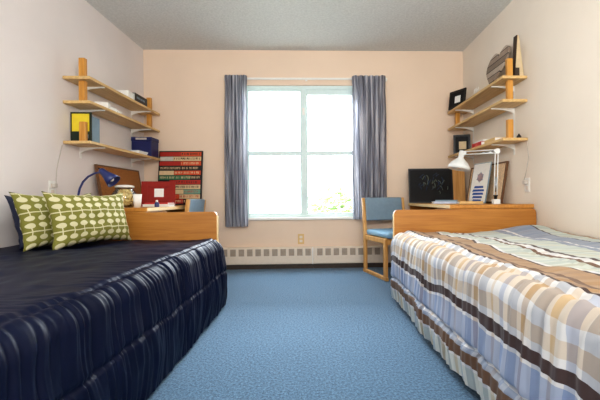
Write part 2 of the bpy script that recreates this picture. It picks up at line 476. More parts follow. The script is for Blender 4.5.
shR = dup(shL, (XR, 3.425, 1.228), (0, 0, PI), 'three tier birch wall shelf on the right wall holding the heart')
ZL1, ZL2, ZL3 = 1.215+.490+.0115, 1.215+.305+.0115, 1.215+.0115
ZR1, ZR2, ZR3 = 1.228+.490+.0115, 1.228+.305+.0115, 1.228+.0115

# ------------------------------------------------------------------ books and boxes
def book(name, label, cat, loc, size, rz, cover, lying=True, group=None, tilt=0):
    """local box size (sx, sy, sz) resting on z=0; spine on -x side when lying, pages between covers"""
    t = thing(name, label, cat, loc, (0, tilt, rz), group)
    sx, sy, sz = size
    if lying:
        bm = bmesh.new(); c = max(.002, sz*.08)
        box(bm, -sx/2, sx/2, -sy/2, sy/2, 0, c); box(bm, -sx/2, sx/2, -sy/2, sy/2, sz-c, sz); box(bm, -sx/2, -sx/2+c, -sy/2, sy/2, c, sz-c)
        obj('cover', bm, cover, t)
        obj('pages', B(-sx/2+c, sx/2-.004, -sy/2+.004, sy/2-.004, c, sz-c), M['paper'], t)
    else:
        bm = bmesh.new(); c = max(.002, sx*.08)
        box(bm, -sx/2, -sx/2+c, -sy/2, sy/2, 0, sz); box(bm, sx/2-c, sx/2, -sy/2, sy/2, 0, sz); box(bm, -sx/2+c, sx/2-c, -sy/2, -sy/2+c, 0, sz)
        obj('cover', bm, cover, t)
        obj('pages', B(-sx/2+c, sx/2-c, -sy/2+c, sy/2-.004, .004, sz-.004), M['paper'], t)
    return t
# left shelf, top tier
b = book('book', 'thick black book with pale spine lettering lying on top left shelf', 'book', (XL+.125, 3.63, ZL1), (.15, .24, .075), PI, M['black'])
bm = bmesh.new()
for k in range(7): box(bm, .0752-.0005, .0762, -.09+k*.024, -.078+k*.024+(.004 if k % 2 else 0), .028, .048)
bmesh.ops.rotate(bm, verts=bm.verts, cent=(0, 0, 0), matrix=Matrix.Rotation(PI, 3, 'Z'))
obj('spine_lettering', bm, M['greyblue'], b)
book('book', 'white book lying against the black book on top left shelf', 'book', (XL+.13, 3.44, ZL1), (.13, .12, .062), .1, M['paper'])
book('notebook', 'thin grey notebook lying at the back of top left shelf', 'notebook', (XL+.075, 3.27, ZL1), (.12, .20, .014), 0, M['cord'])
# left shelf, middle tier
for k, (dy, s, a) in enumerate(((3.08, .05, .3), (3.17, .03, -.2), (3.25, .022, .1))):
    bm = B(-.05, .05, -.038, .038, 0, s)
    o = obj('paper_packet', bm, M['paper'], bevel=.004); o.location = (XL+.145, dy, ZL2); o.rotation_euler = (0, 0, a)
    tag(o, ['tallest white packet nearest the wooden peg on middle left shelf', 'middle white packet of three on middle left shelf', 'flattest white packet farthest from the peg on middle left shelf'][k], 'packet', 'white packets on the middle left shelf')
# left shelf, lowest tier
t = thing('book', 'yellow and black book standing face out on the lowest left shelf', 'book', (XL+.0835, 2.905, ZL3))
obj('cover', B(-.078, .078, -.008, .008, 0, .235), M['greenblk'], t, bevel=.002)
obj('yellow_panel', B(-.066, .066, -.0095, -.008, .085, .222), M['yellow'], t)
obj('emblem', B(.030, .058, -.0095, -.008, .03, .06), M['greyblue'], t)
book('book', 'grey blue book standing beside the yellow and black book', 'book', (XL+.125, 2.99, ZL3), (.026, .12, .215), 0, M['greyblue'], False)
t = thing('storage_box', 'navy blue storage box at far end of lowest left shelf', 'box', (XL+.112, 3.89, ZL3))
obj('body', B(-.10, .10, -.085, .085, 0, .155), M['bluebox'], t, bevel=.004)
obj('lid', B(-.104, .104, -.089, .089, .156, .196), M['bluebox'], t, bevel=.004)
obj('label_holder', B(-.055, .055, -.0915, -.0893, .168, .188), M['cord'], t)
book('magazine', 'lower white magazine lying before the navy storage box', 'magazine', (XL+.155, 3.66, ZL3), (.09, .21, .016), .08, M['paper'])
book('magazine', 'upper pale blue magazine lying before the navy storage box', 'magazine', (XL+.155, 3.675, ZL3+.0162), (.08, .19, .014), -.05, M['paper_blue'])

# right shelf things
def heart_pts(w, h, n=48):
    pts = []
    for k in range(n):
        a = 2*PI*k/n
        pts.append((16*math.sin(a)**3/32*w, (13*math.cos(a)-5*math.cos(2*a)-2*math.cos(3*a)-math.cos(4*a)+17)/29*h))
    return pts
def plank_mat():
    m, nt, b = new_mat('grey_planks')
    tc = nd(nt, 'ShaderNodeTexCoord'); sp = nd(nt, 'ShaderNodeSeparateXYZ'); nt.links.new(tc.outputs['Object'], sp.inputs[0])
    f = math_n(nt, 'FRACT', math_n(nt, 'MULTIPLY', sp.outputs[2], 15))
    n = nd(nt, 'ShaderNodeTexNoise'); n.inputs['Scale'].default_value = 12; nt.links.new(tc.outputs['Object'], n.inputs['Vector'])
    idx = math_n(nt, 'FRACT', math_n(nt, 'MULTIPLY', math_n(nt, 'FLOOR', math_n(nt, 'MULTIPLY', sp.outputs[2], 15)), .37))
    cr = nd(nt, 'ShaderNodeValToRGB'); nt.links.new(math_n(nt, 'MULTIPLY_ADD', n.outputs[0], .3, math_n(nt, 'MULTIPLY', idx, .8)), cr.inputs[0])
    cr.color_ramp.elements[0].color = srgb(120, 108, 98); cr.color_ramp.elements[1].color = srgb(206, 192, 176)
    e = cr.color_ramp.elements.new(.5); e.color = srgb(160, 142, 126)
    mx = nd(nt, 'ShaderNodeMix', data_type='RGBA'); nt.links.new(math_n(nt, 'LESS_THAN', f, .12), mx.inputs[0])
    nt.links.new(cr.outputs[0], mx.inputs[6]); mx.inputs[7].default_value = srgb(50, 42, 38)
    nt.links.new(mx.outputs[2], b.inputs['Base Color']); b.inputs['Roughness'].default_value = .8
    return m
M['planks'] = plank_mat()
t = thing('heart_sign', 'grey plank heart sign leaning on the wall atop right shelf', 'heart sign', (XR-.115, 3.21, ZR1), (0, R(16), 0))
obj('heart', prism(heart_pts(.38, .375), 0, -.009, .009), M['planks'], t, bevel=.002)
obj('back_batten', B(.0095, .018, -.10, .10, .14, .17), M['brown_dk'], t)
# tall wedge ornament
t = thing('wedge_ornament', 'tall triangular wedge ornament with dark face atop right shelf', 'ornament', (XR-.050, 2.868, ZR1))
obj('body', prism([(-.030, 0), (.044, 0), (.004, .335), (-.008, .335)], 1, -.012, .03), M['beige'], t)
obj('dark_face', prism([(-.036, 0), (-.0305, 0), (-.0085, .335), (-.016, .337)], 1, -.014, .032), M['brown_dk'], t)
obj('dark_base_block', B(-.029, .004, -.0165, -.0125, .0, .075), M['brown_dk'], t)
def frame(name, label, loc, w, h, rz, lean, border, fm, cm, cat='picture frame', mat_in=None, mm=None, th=.016):
    """local: face to -Y, bottom edge at z=0; lean tips the top away from the viewer"""
    t = thing(name, label, cat, loc, (-lean, 0, rz))
    bm = bmesh.new()
    box(bm, -w/2, -w/2+border, -th/2, th/2, 0, h); box(bm, w/2-border, w/2, -th/2, th/2, 0, h)
    box(bm, -w/2+border, w/2-border, -th/2, th/2, 0, border); box(bm, -w/2+border, w/2-border, -th/2, th/2, h-border, h)
    obj('frame', bm, fm, t, bevel=.002)
    obj('picture', B(-w/2+border, w/2-border, -th/4, th/3, border, h-border), cm, t)
    if mat_in:
        x0, x1, z0, z1 = mat_in
        obj('photo', B(x0, x1, -th/4-.0015, -th/4, z0, z1), mm, t)
    return t
frame('framed_photo', 'black square frame with white photo at far end of top right shelf', (XR-.170, 3.86, ZR1+.001), .215, .20, R(-62), R(8), .02, M['black'], M['black_soft'], mat_in=(-.030, .045, .06, .135), mm=M['paper'])
frame('framed_photo', 'black frame with pale photo at far end of lowest right shelf', (XR-.115, 3.86, ZR3), .175, .21, R(-20), R(5), .022, M['black'], M['black_soft'], mat_in=(-.03, .045, .05, .135), mm=M['beige'])
book('book', 'red book lying on the lowest right shelf above the lamp arm', 'book', (XR-.13, 3.33, ZR3), (.12, .19, .038), 0, M['redbook'])
book('book', 'white book stacked on the red book on lowest right shelf', 'book', (XR-.125, 3.31, ZR3+.0382), (.11, .16, .016), .06, M['paper'])
book('book', 'tan book lying near the wooden peg on lowest right shelf', 'book', (XR-.14, 3.05, ZR3), (.12, .19, .026), 0, M['tan'])
t = thing('camera_charm', 'small dark ornament beside the peg on lowest right shelf', 'ornament', (XR-.045, 2.87, ZR3))
t.name = 'trinket'
obj('body', lathe([(.012, 0), (.018, .008), (.016, .022), (.008, .03)], 14), M['black'], t)
obj('knob', lathe([(.004, .030), (.007, .034), (.004, .04)], 10), M['black'], t)
# white lace beside the heart
bm = bmesh.new()
rnd = random.Random(5)
for k in range(9):
    a = rnd.uniform(0, PI); y = 3.36+rnd.uniform(-.05, .05)
    tube(bm, [(XR-.17, y, ZR1+.003), (XR-.17+.02*math.cos(a), y+.03*math.cos(a), ZR1+.03), (XR-.165+.03*math.cos(a), y+.05*math.cos(a), ZR1+.03+.04*math.sin(a))], .0025, 5)
tag(obj('white_sprig', bm, M['paper']), 'tiny white twig sprig lying beside the plank heart', 'sprig')

# ------------------------------------------------------------------ beds
def bed(label, xw, xe, s):
    """xw: wall side, xe: aisle side; headboard at y~2.70"""
    xm = (xw+xe)/2; o = (xm, 1.65, 0)
    x0, x1 = min(xw, xe), max(xw, xe)
    t = thing('bed', label, 'bed', o)
    r0, r1 = (.03, .012) if s > 0 else (.012, .03)
    # aisle side has the rounded corner
    ra, rb = (.03, .03)
    poly = round_poly([(x0, .05, 0), (x1, .05, 0), (x1, .682, rb), (x0, .682, ra)])
    obj('headboard', prism(poly, 1, 2.70, 2.735), M['oak'], t, offset=o)
    xa = xe
    bm = bmesh.new()
    q = .004*s
    e0, e1 = sorted((xa, xa+q))
    box(bm, e0, e1, 2.699, 2.736, .06, .65)
    obj('edge_band', bm, M['edge'], t, offset=o)
    mi, mo = (x0+.02, x1-.09) if s > 0 else (x0+.09, x1-.02)
    obj('base', B(mi, mo, .72, 2.69, .12, .26), M['oaky'], t, offset=o, bevel=.004)
    mi, mo = (x0+.015, x1-.10) if s > 0 else (x0+.10, x1-.015)
    bm = B(mi, mo, .72, 2.695, .262, .445)
    obj('mattress', bm, M['mattress'], t, offset=o, bevel=.03)
    for x in (mi+.035, mo-.035):
        for y in (.80, 2.62): obj('leg', B(x-.025, x+.025, y-.025, y+.025, 0, .12), M['oaky'], t, offset=o, bevel=.003)
    obj('headboard_foot', B(x0+.04, x0+.12, 2.70, 2.735, 0, .05), M['oak'], t, offset=o)
    obj('headboard_foot', B(x1-.12, x1-.04, 2.70, 2.735, 0, .05), M['oak'], t, offset=o)
bed('single bed with oak headboard under a navy comforter, left wall', XL+.02, -.752, 1)
bed('single bed with oak headboard under a plaid comforter, right wall', XR-.012, .560, -1)

def comforter(side, xwall, xedge, ztop, zhem, y0, y1, style, flare, seams, seed, far_drop):
    """side -1: bed on the left (drapes toward +x). Grid over (s across, t along)."""
    bm = bmesh.new(); uvl = bm.loops.layers.uv.new()
    d = 1 if side < 0 else -1                         # direction from wall to aisle
    Wt = abs(xedge-xwall); r = .085
    # profile
    prof = []                                         # (s, x, z, nx, nz)
    flat = Wt - r; s = 0
    n1 = 84
    for i in range(n1): prof.append((flat*i/n1, xwall+d*flat*i/n1, ztop, 0, 1))
    n2 = 16
    for i in range(n2):
        a = PI/2*i/n2
        prof.append((flat+r*a, xwall+d*(flat+r*math.sin(a)), ztop-r*(1-math.cos(a)), d*math.sin(a), math.cos(a)))
    L = ztop-r-zhem; n3 = 64; sb = flat+r*PI/2
    for i in range(n3+1):
        q = i/n3
        prof.append((sb+L*q, xedge+d*flare(q), ztop-r-L*q, d, .08))
    NT = 400; Lt = y1-y0; rows = []
    for j in range(NT+1):
        tt = j/NT*Lt; row = []
        yy = y1-tt
        endf = 1-sm(0, .10, tt); endn = 1-sm(0, .14, Lt-tt)
        for (s, x, z, nx, nzv) in prof:
            dd = style(s, tt, Wt, sb, L)
            for (sc, dep, wd) in seams:
                g = math.exp(-((s-sc-.006*nz(tt*6, sc*9))/wd)**2)
                dd -= dep*g*(1+.25*nz(tt*14, seed))
            px, pz = x+nx*dd, z+nzv*dd
            side_w = sm(Wt-.12, Wt, s)
            py = yy + .012*nz(tt*9, s*7, seed+3)*(1-endf)
            # ends: roll over and tuck in
            px -= d*side_w*.10*endn**2; px += d*side_w*far_drop*(.6-tt/Lt)
            if s < sb: pz -= .035*endf**2 + .16*endn**2*(1-sm(sb-.2, sb, s)*.6)
            else: pz -= (.035*endf**2)*(1-(s-sb)/L)
            pz = max(pz, .012)
            row.append(bm.verts.new((px, py, pz)))
        rows.append(row)
    NP = len(prof)
    for j in range(NT):
        for i in range(NP-1):
            f = bm.faces.new((rows[j][i], rows[j][i+1], rows[j+1][i+1], rows[j+1][i])); f.smooth = True
            for l, (a, b) in zip(f.loops, ((i, j), (i+1, j), (i+1, j+1), (i, j+1))):
                l[uvl].uv = (prof[a][0], b/NT*Lt)
    # tucked end rows
    for jj, yo in ((0, .03), (NT, -.03)):
        inner = [bm.verts.new((v.co.x-d*.09*sm(Wt-.3, Wt, p[0]), v.co.y+yo, max(v.co.z-.10, .012) if p[0] < sb else v.co.z)) for v, p in zip(rows[jj], prof)]
        for i in range(NP-1):
            f = bm.faces.new((rows[jj][i], rows[jj][i+1], inner[i+1], inner[i])); f.smooth = True
            for l in f.loops: l[uvl].uv = (prof[i][0], 0)
    return bm, sb+L, sb

# navy: gathered panels running out from the seams
def navy_style(s, t, W, sb, L):
    base = .010*nz(s*2.2, t*1.7, 1) + .005*nz(s*5, t*6, 2)
    warp = t + .030*nz(s*4, t*3, 4) + .03*nz(s*2.2, t*1.4, 14)
    sk = warp + (s-W)*.22*nz(t*2.3, 5, 90)
    fold = nz(sk*34, s*2.4, 6) + .7*nz(sk*66, s*3.4, 8)
    ridge = .5-abs(nz(sk*27, s*2.0, 15))*2
    topw = sm(W-.40, W-.10, s)
    side = sm(W-.1, W+.03, s)
    near = .55+.45*max(math.exp(-abs(s-(W-.045))/.09), math.exp(-abs(s-1.43)/.10))
    topfold = nz(s*9+t*4, t*4, 21) + .6*nz(s*16-t*5, t*9, 22)
    return base + near*((.0045*topw + .0065*side)*fold + (.005*topw+.005*side)*ridge) + .007*side*nz(warp*9+s*2, s*1.5, 77) + .010*(1-topw*.6)*sm(.1, .4, s)*topfold + .005*sm(W-.2, W-.05, s)*(1-sm(W, W+.2, s))
bmq, SL, sbL = comforter(-1, XL+.012, -.672, .492, .015, .60, 2.668, navy_style, lambda q: .026*math.sin(q*PI*.85), [(1.918-.687-.045, .010, .010), (1.43, .009, .010)], 1, -.035)
c = obj('navy_comforter', bmq, M['navy']); c.name = 'comforter'
tag(c, 'shiny navy gathered comforter spread over the left bed', 'comforter')

def plaid_style(s, t, W, sb, L):
    base = .014*nz(s*2.4, t*2, 31) + .008*nz(s*6, t*5, 32) + .05*math.exp(-((s-.16)/.16)**2-((t-.16)/.14)**2)
    base += .006*(.5-abs(nz(s*5+t*2, t*6-s*2, 47))*2)*(1-sm(W-.14, W, s))
    warp = t + .035*nz(s*4, t*3, 34) + .06*(s-W)
    fold = nz(warp*22, s*1.8, 36) + .6*nz(warp*42, s*2.6, 38)
    side = sm(W-.14, W, s)
    low = sm(sb+L*.55, sb+L*.95, s)
    amp = .0030 + .0085*side + .010*low
    pk = .005*nz(t*34, s*3, 41)*(math.exp(-((s-(W-.07))/.07)**2)+math.exp(-((s-.66)/.05)**2)*.7)
    return base + amp*fold + pk + .012*sm(W-.2, W-.06, s)*(1-sm(W, W+.2, s)) + low*.012*nz(t*7, 3, 44)
WR = (XR-.012)-.572
bmq, SR, sbR = comforter(1, XR-.012, .572, .525, .045, .60, 2.668, plaid_style, lambda q: .022*math.sin(q*PI*.9)+.0*q, [(WR-.055, .012, .012), (sbR+.295 if False else 1.055+.30, .016, .012), (.69, .006, .010)], 2, .055)
SAGE, BLU, TAN, BRN, WHT, DRK, BEI, LBL = (182, 190, 178), (128, 138, 156), (158, 124, 86), (108, 80, 60), (216, 214, 212), (70, 52, 50), (198, 172, 136), (134, 150, 182)
stops = [(0, TAN), (.05, SAGE), (.16, DRK), (.172, BLU), (.33, WHT), (.345, BLU), (.40, SAGE), (.60, DRK), (.615, WHT), (.645, BRN), (.665, SAGE), (.775, WHT), (.79, DRK), (.806, TAN), (.90, BRN), (.93, TAN), (.97, DRK), (.985, WHT), (1.01, BEI), (1.08, WHT), (1.12, BEI), (1.17, WHT), (1.195, DRK), (1.235, WHT), (1.247, LBL), (1.34, WHT), (1.352, BLU), (1.372, BRN), (1.425, WHT), (1.437, SAGE)]
cross = [(0, WHT), (.12, LBL), (.22, WHT), (.30, BLU), (.44, WHT), (.50, TAN), (.60, WHT), (.70, BLU), (.84, WHT), (.92, BEI)]
SRN = 1.6
M['plaid'] = plaid_mat(stops, SRN, cross)
nt = M['plaid'].node_tree
# uv.x is in metres; ramp wants 0..1
for n in list(nt.nodes):
    if n.type == 'SEPXYZ':
        src = n.outputs[0]; tg = [l.to_socket for l in src.links]
        dv = math_n(nt, 'DIVIDE', src, SRN)
        for s_ in tg: nt.links.new(dv, s_)
c = obj('comforter', bmq, M['plaid'])
tag(c, 'brown blue and sage plaid comforter spread over the right bed', 'comforter')

# ------------------------------------------------------------------ pillows
def pillow(label, loc, w, h, th, rz, lean, m, cat='pillow', group=None, roll=0, seed=0):
    """local: width along x, height z, face to -Y"""
    bm = bmesh.new(); uvl = bm.loops.layers.uv.new(); N = 34
    def pt(u, v, side):
        a, b = abs(u), abs(v)
        prof = max(0, (1-a**3.2)*(1-b**3.2))**.55
        px = u*w/2*(1-.07*(1-b*b)*a**2 * 1) ; pz = v*h/2*(1-.10*(1-a*a)*b**2)
        px *= 1+.05*(a*b)**3; pz *= 1+.07*(a*b)**3
        y = side*th/2*prof + .010*nz(u*2.4, v*2.4, seed+side)*prof
        y += .006*nz(u*6, v*6, seed+9)*prof
        return (px + .008*nz(v*3, seed), y, pz+h/2 + .006*nz(u*4, seed+2))
    for side in (-1, 1):
        g = [[bm.verts.new(pt(-1+2*i/N, -1+2*j/N, side)) for i in range(N+1)] for j in range(N+1)]
        for j in range(N):
            for i in range(N):
                f = bm.faces.new((g[j][i], g[j][i+1], g[j+1][i+1], g[j+1][i])); f.smooth = True
                for l, (a, b) in zip(f.loops, ((i, j), (i+1, j), (i+1, j+1), (i, j+1))): l[uvl].uv = (a/N*w + 3, b/N*h + .02)
    bmesh.ops.remove_doubles(bm, verts=bm.verts, dist=.0006)
    t = thing('pillow', label, cat, loc, (-lean, roll, rz), group)
    obj('case', bm, m, t)
    return t
pillow('green pillow with cream trees, the front one beside the headboard', (-1.40, 2.34, .500), .53, .325, .14, R(72), R(13), M['treeprint'], seed=3, group='green tree print pillows')
pillow('green pillow with cream trees, the rear one partly covered by the other', (-1.575, 2.33, .500), .53, .325, .13, R(78), R(15), M['treeprint'], seed=12, group='green tree print pillows')
pillow('navy pillow mostly hidden behind the green pillows by the wall', (-1.70, 2.415, .500), .50, .31, .12, R(84), R(16), M['navy_plain'], seed=22)

# ------------------------------------------------------------------ desks
ZD = .715
def desk(label, xw, s):
    """s=+1: against left wall"""
    xf = xw + s*.655; xa, xb = sorted((xw+s*.002, xf)); y0, y1 = 2.742, YB-.075
    o = ((xa+xb)/2, (y0+y1)/2, 0)
    t = thing('desk', label, 'desk', o)
    obj('desktop', B(xa, xb, y0, y1, ZD-.028, ZD), M['oaky'], t, offset=o, bevel=.002)
    e0, e1 = sorted((xf, xf+s*.006))
    obj('lit_edge', B(e0, e1, y0, y1, ZD-.028, ZD), M['edge'], t, offset=o, bevel=.002)  # paler than the desktop: window light on the front edge painted in
    for y in (y0+.002, y1-.027): obj('side_panel', B(xa+.01, xb-.01, y, y+.025, 0, ZD-.029), M['oak'], t, offset=o, bevel=.002)
    p0, p1 = sorted((xw+s*.02, xw+s*.04))
    obj('modesty_panel', B(p0, p1, y0+.03, y1-.03, .3, ZD-.03), M['oaky'], t, offset=o)
    q0, q1 = sorted((xw+s*.05, xf-s*.03))
    obj('drawer_case', B(q0, q1, y0+.03, y0+.40, .08, ZD-.031), M['oaky'], t, offset=o)
    for z in (.09, .29, .49):
        d0, d1 = sorted((xf-s*.03, xf-s*.012))
        dr = obj('drawer', B(d0, d1, y0+.034, y0+.396, z, z+.185), M['oaky'], t, offset=o, bevel=.002)
        h0, h1 = sorted((xf-s*.0118, xf-s*.0))
        obj('handle', B(h0, h1, y0+.16, y0+.27, z+.085, z+.10), M['corkframe'], dr, offset=o, bevel=.002)
    return t
desk('oak desk behind the left headboard along the left wall', XL, 1)
desk('oak desk behind the right headboard along the right wall', XR, -1)

# ------------------------------------------------------------------ chairs (local: faces -Y, origin on the floor between the runners)
def chair(label, loc, rz):
    t = thing('desk_chair', label, 'chair', loc, (0, 0, rz))
    w, dp = .47, .50
    for s in (-1, 1):
        x0, x1 = (s*w/2-.016, s*w/2+.016)
        bm = bmesh.new()
        obj('rear_post', prism([(dp/2-.045, .035), (dp/2, .035), (dp/2, .40), (dp/2+.045, .775), (dp/2+.012, .780), (dp/2-.045, .40)], 0, x0, x1), M['oakz'], t, bevel=.006)
        obj('front_leg', B(x0, x1, -dp/2, -dp/2+.045, .035, .392), M['oakz'], t, bevel=.005)
        obj('runner', B(x0, x1, -dp/2-.01, dp/2+.01, 0, .035), M['oakz'], t, bevel=.006)
        obj('seat_rail', B(x0, x1, -dp/2+.045, dp/2-.045, .345, .39), M['oakz'], t, bevel=.004)
    xi = w/2-.017
    obj('stretcher', B(-xi, xi, -dp/2+.01, -dp/2+.035, .335, .385), M['oakz'], t, bevel=.004)
    obj('stretcher', B(-xi, xi, dp/2-.04, dp/2-.015, .335, .385), M['oakz'], t, bevel=.004)
    bm = B(-xi-.012, xi+.012, -dp/2-.02, dp/2-.03, .394, .450)
    obj('seat', bm, M['seat_blue'], t, bevel=.02)
    a = math.atan2(.045, .375)
    bm = B(-xi, xi, -.022, .018, -.12, .125)
    bmesh.ops.rotate(bm, verts=bm.verts, cent=(0, 0, 0), matrix=Matrix.Rotation(-a, 3, 'X'))
    bmesh.ops.translate(bm, verts=bm.verts, vec=(0, dp/2+.012, .655))
    obj('backrest', bm, M['back_blue_shaded'], t, bevel=.012)
    return t
ch = chair('blue padded oak chair standing beside the right desk', (.775, 3.665, 0), R(17))
dup(ch, (-1.485, 3.645, 0), (0, 0, R(-90)), 'blue padded oak chair tucked at the left desk, only its back showing')

# ------------------------------------------------------------------ things on the left desk
zd = ZD+.0005
def cork(label, loc, rz, face):
    t = thing('cork_board', label, 'cork board', loc, (R(-9), 0, rz))
    w, h = .74, .37
    obj('board', B(-w/2+.012, w/2-.012, -.006, .006, .012, h-.012), face, t)
    bm = bmesh.new()
    box(bm, -w/2, -w/2+.014, -.009, .009, 0, h); box(bm, w/2-.014, w/2, -.009, .009, 0, h)
    box(bm, -w/2+.014, w/2-.014, -.009, .009, 0, .014); box(bm, -w/2+.014, w/2-.014, -.009, .009, h-.014, h)
    obj('frame', bm, M['corkframe'], t)
    return t
cork('brown cork board leaning on the left wall behind the navy lamp', (XL+.078, 3.55, zd+.002), R(90), M['cork_l'])
cork('tan cork board leaning on the right wall behind the white lamp', (XR-.078, 3.46, zd+.002), R(-90), M['cork'])

# typographic poster of coloured bands on the back wall
t = thing('framed_poster', 'tall poster of red green and black lettered bands against back wall', 'poster', (-1.515, YB-.100, zd+.001), (R(-7), 0, 0))
W_, H_ = .475, .600
obj('backing', B(-W_/2, W_/2, 0, .010, 0, H_), M['black'], t)
bcol = {'r': srgb(176, 46, 34), 'o': srgb(206, 82, 44), 'k': srgb(34, 34, 30), 'g': srgb(52, 110, 78), 'c': srgb(214, 190, 150), 'w': srgb(196, 192, 180), 't': srgb(120, 160, 140), 'd': srgb(70, 30, 26)}
for k, v in bcol.items(): M['band_'+k] = mat('poster_ink_'+k, v, .6, .08, 40)
bands = [('r', .5, 'o', 'k'), ('w', .32, 'c', 'k'), ('r', .5, 'o', 'c'), ('k', .2, 'k', 'c'), ('c', .35, 'o', 'c'), ('g', .75, 'k', 'c'), ('k', .25, 'r', 'k'), ('k', .2, 'c', 'k'), ('c', .6, 't', 'r'), ('o', .5, 'c', 'r'), ('r', .6, 'd', 'c')]
zt = H_-.012; hh = (H_-.024)/len(bands); rnd = random.Random(9)
for i, (a, f, b2, txt) in enumerate(bands):
    bm = bmesh.new(); x0, x1 = -W_/2+.010, W_/2-.016; xm = x0+(x1-x0)*f; z1 = zt-i*hh; z0 = z1-hh+.005
    box(bm, x0, xm, -.0012, 0, z0, z1, 0); box(bm, xm+.002, x1, -.0012, 0, z0, z1, 1)
    # letter-like strokes, unreadable in the photograph
    x = (xm if i in (0, 1, 2, 4, 8) else x0)+.012
    while x < x1-.022:
        lw = rnd.uniform(.008, .017)
        st = .0035; zl, zh = z0+.012, z1-.011
        box(bm, x, x+st, -.0020, -.0012, zl, zh, 2)
        if rnd.random() < .75: box(bm, x+lw-st, x+lw, -.0020, -.0012, zl, zh, 2)
        if rnd.random() < .75: box(bm, x+st, x+lw-st, -.0020, -.0012, (zh-st if rnd.random() < .6 else (zl+zh)/2), (zh if rnd.random() < .6 else (zl+zh)/2+st), 2)
        x += lw+rnd.choice((.005, .005, .014))
    obj('lettered_band', bm, [M['band_'+a], M['band_'+b2], M['band_'+txt]], t)

frame('framed_photo', 'wide red frame with a small white photo on the left desk', (-1.49, 3.43, zd+.001), .29, .235, R(16), R(12), .055, M['red'], M['red'], mat_in=(-.035, .045, .085, .165), mm=M['paper'])
# navy gooseneck lamp
t = thing('gooseneck_lamp', 'navy gooseneck desk lamp behind the green pillows', 'lamp', (-1.835, 2.835, zd))
obj('base', lathe([(.070, 0), (.072, .008), (.066, .018), (.018, .026), (.010, .034)], 28), M['lampblue'], t)
pts = [(0, 0, .03), (.002, .003, .09), (.012, .008, .15), (.034, .012, .20), (.070, .016, .240), (.115, .020, .265), (.165, .024, .278)]
obj('neck', T(pts, .0075, 10), M['lampblue'], t, smooth=True)
ax = Matrix.Translation((.168, .024, .284)) @ Matrix.Rotation(R(-48), 4, 'Y') @ Matrix.Rotation(PI, 4, 'X')
sh = obj('lamp_shade', lathe([(.012, -.018), (.024, -.006), (.027, .03), (.036, .06), (.056, .125), (.053, .125), (.032, .06), (.020, .02)], 28, ax @ Matrix.Rotation(0, 4, 'Z'), True), M['lampblue'], t, smooth=True)
obj('switch', lathe([(.006, -.034), (.006, -.017)], 10, ax), M['black'], sh)
obj('bulb', lathe([(.010, .03), (.024, .07), (.026, .09), (.010, .112)], 16, ax), M['paper'], sh)
# glass jar with golden filling
t = thing('glass_jar', 'round glass jar of golden contents beside the front pillow', 'jar', (-1.585, 3.03, zd))
obj('glass', lathe([(.055, 0), (.085, .015), (.098, .06), (.092, .11), (.070, .14), (.066, .160), (.063, .160), (.066, .138), (.088, .108), (.094, .06), (.081, .018), (.05, .004)], 30), M['jarglass'], t, smooth=True)
bm = bmesh.new(); rnd = random.Random(3)
for k in range(130):
    a = rnd.uniform(0, 2*PI); rr = .068*math.sqrt(rnd.random()); z = .022+rnd.random()*.120; rr *= 1 if z < .10 else .78
    bmesh.ops.create_icosphere(bm, subdivisions=1, radius=rnd.uniform(.011, .016), matrix=Matrix.Translation((rr*math.cos(a), rr*math.sin(a), z)))
o = obj('golden_filling', bm, M['gold'], t, smooth=True); o['kind'] = 'stuff'
obj('lid', lathe([(.07, .1605), (.071, .172), (.05, .180), (.012, .184)], 26), M['paper'], t)
t = thing('cup', 'white paper cup beside the golden jar on left desk', 'cup', (-1.405, 2.87, zd))
obj('body', lathe([(.024, 0), (.032, .10), (.0300, .10), (.022, .004)], 24), M['paper'], t, smooth=True)
obj('rim', lathe([(.0322, .0985), (.0338, .101), (.0322, .1035), (.0302, .101)], 24, None, False), M['paper'], t, smooth=True)
# books on the left desk
book('book', 'white book lying on the left desk, bottom of the small pile', 'book', (-1.385, 3.21, zd), (.16, .21, .022), R(90), M['paper'])
book('book', 'orange red book lying on the white book on left desk', 'book', (-1.38, 3.21, zd+.0222), (.13, .20, .012), R(86), M['redbook'])
t = thing('inkpot', 'small purple bottle by the edge of the left desk', 'bottle', (-1.305, 2.98, zd))
t.name = 'small_bottle'
obj('body', lathe([(.016, 0), (.018, .006), (.018, .032), (.009, .040)], 18), M['lampblue'], t, smooth=True)
obj('cap', lathe([(.009, .0405), (.009, .054), (.004, .056)], 14), M['paper'], t, smooth=True)

# ------------------------------------------------------------------ things on the right desk
# black board with faint chalky scribbles
t = thing('black_picture_board', 'black picture board with faint pale scribbles against the back wall', 'picture', (1.225, YB-.165, zd+.001), (R(-7), R(0), R(-4)))
obj('board', B(-.235, .235, -.008, .008, 0, .375), M['black_soft'], t, bevel=.002)
bm = bmesh.new()
for (x0, x1, z0, z1) in ((-.24, .24, .363, .379), (-.24, .24, -.001, .012), (-.24, -.228, .012, .363), (.228, .24, .012, .363)): box(bm, x0, x1, -.011, -.0082, z0, z1)
obj('border', bm, M['black'], t)
for cname, cc, n, sd in (('pale_scribble', srgb(120, 132, 118), 16, 4), ('blue_scribble', srgb(46, 66, 96), 22, 8)):
    bm = bmesh.new(); rnd = random.Random(sd)
    for k in range(n):
        x, z = rnd.gauss(.02, .09), rnd.gauss(.205, .055)
        x = max(-.19, min(.19, x)); z = max(.08, min(.31, z)); a = rnd.uniform(.2, 2.2); L = rnd.uniform(.012, .035)
        tube(bm, [(x-L*math.cos(a), -.0085, z-L*math.sin(a)), (x, -.0085, z+.006), (x+L*math.cos(a+.4), -.0085, z+L*math.sin(a+.4))], .0028, 5)
    obj(cname, bm, mat(cname, cc, .8, .2), t)
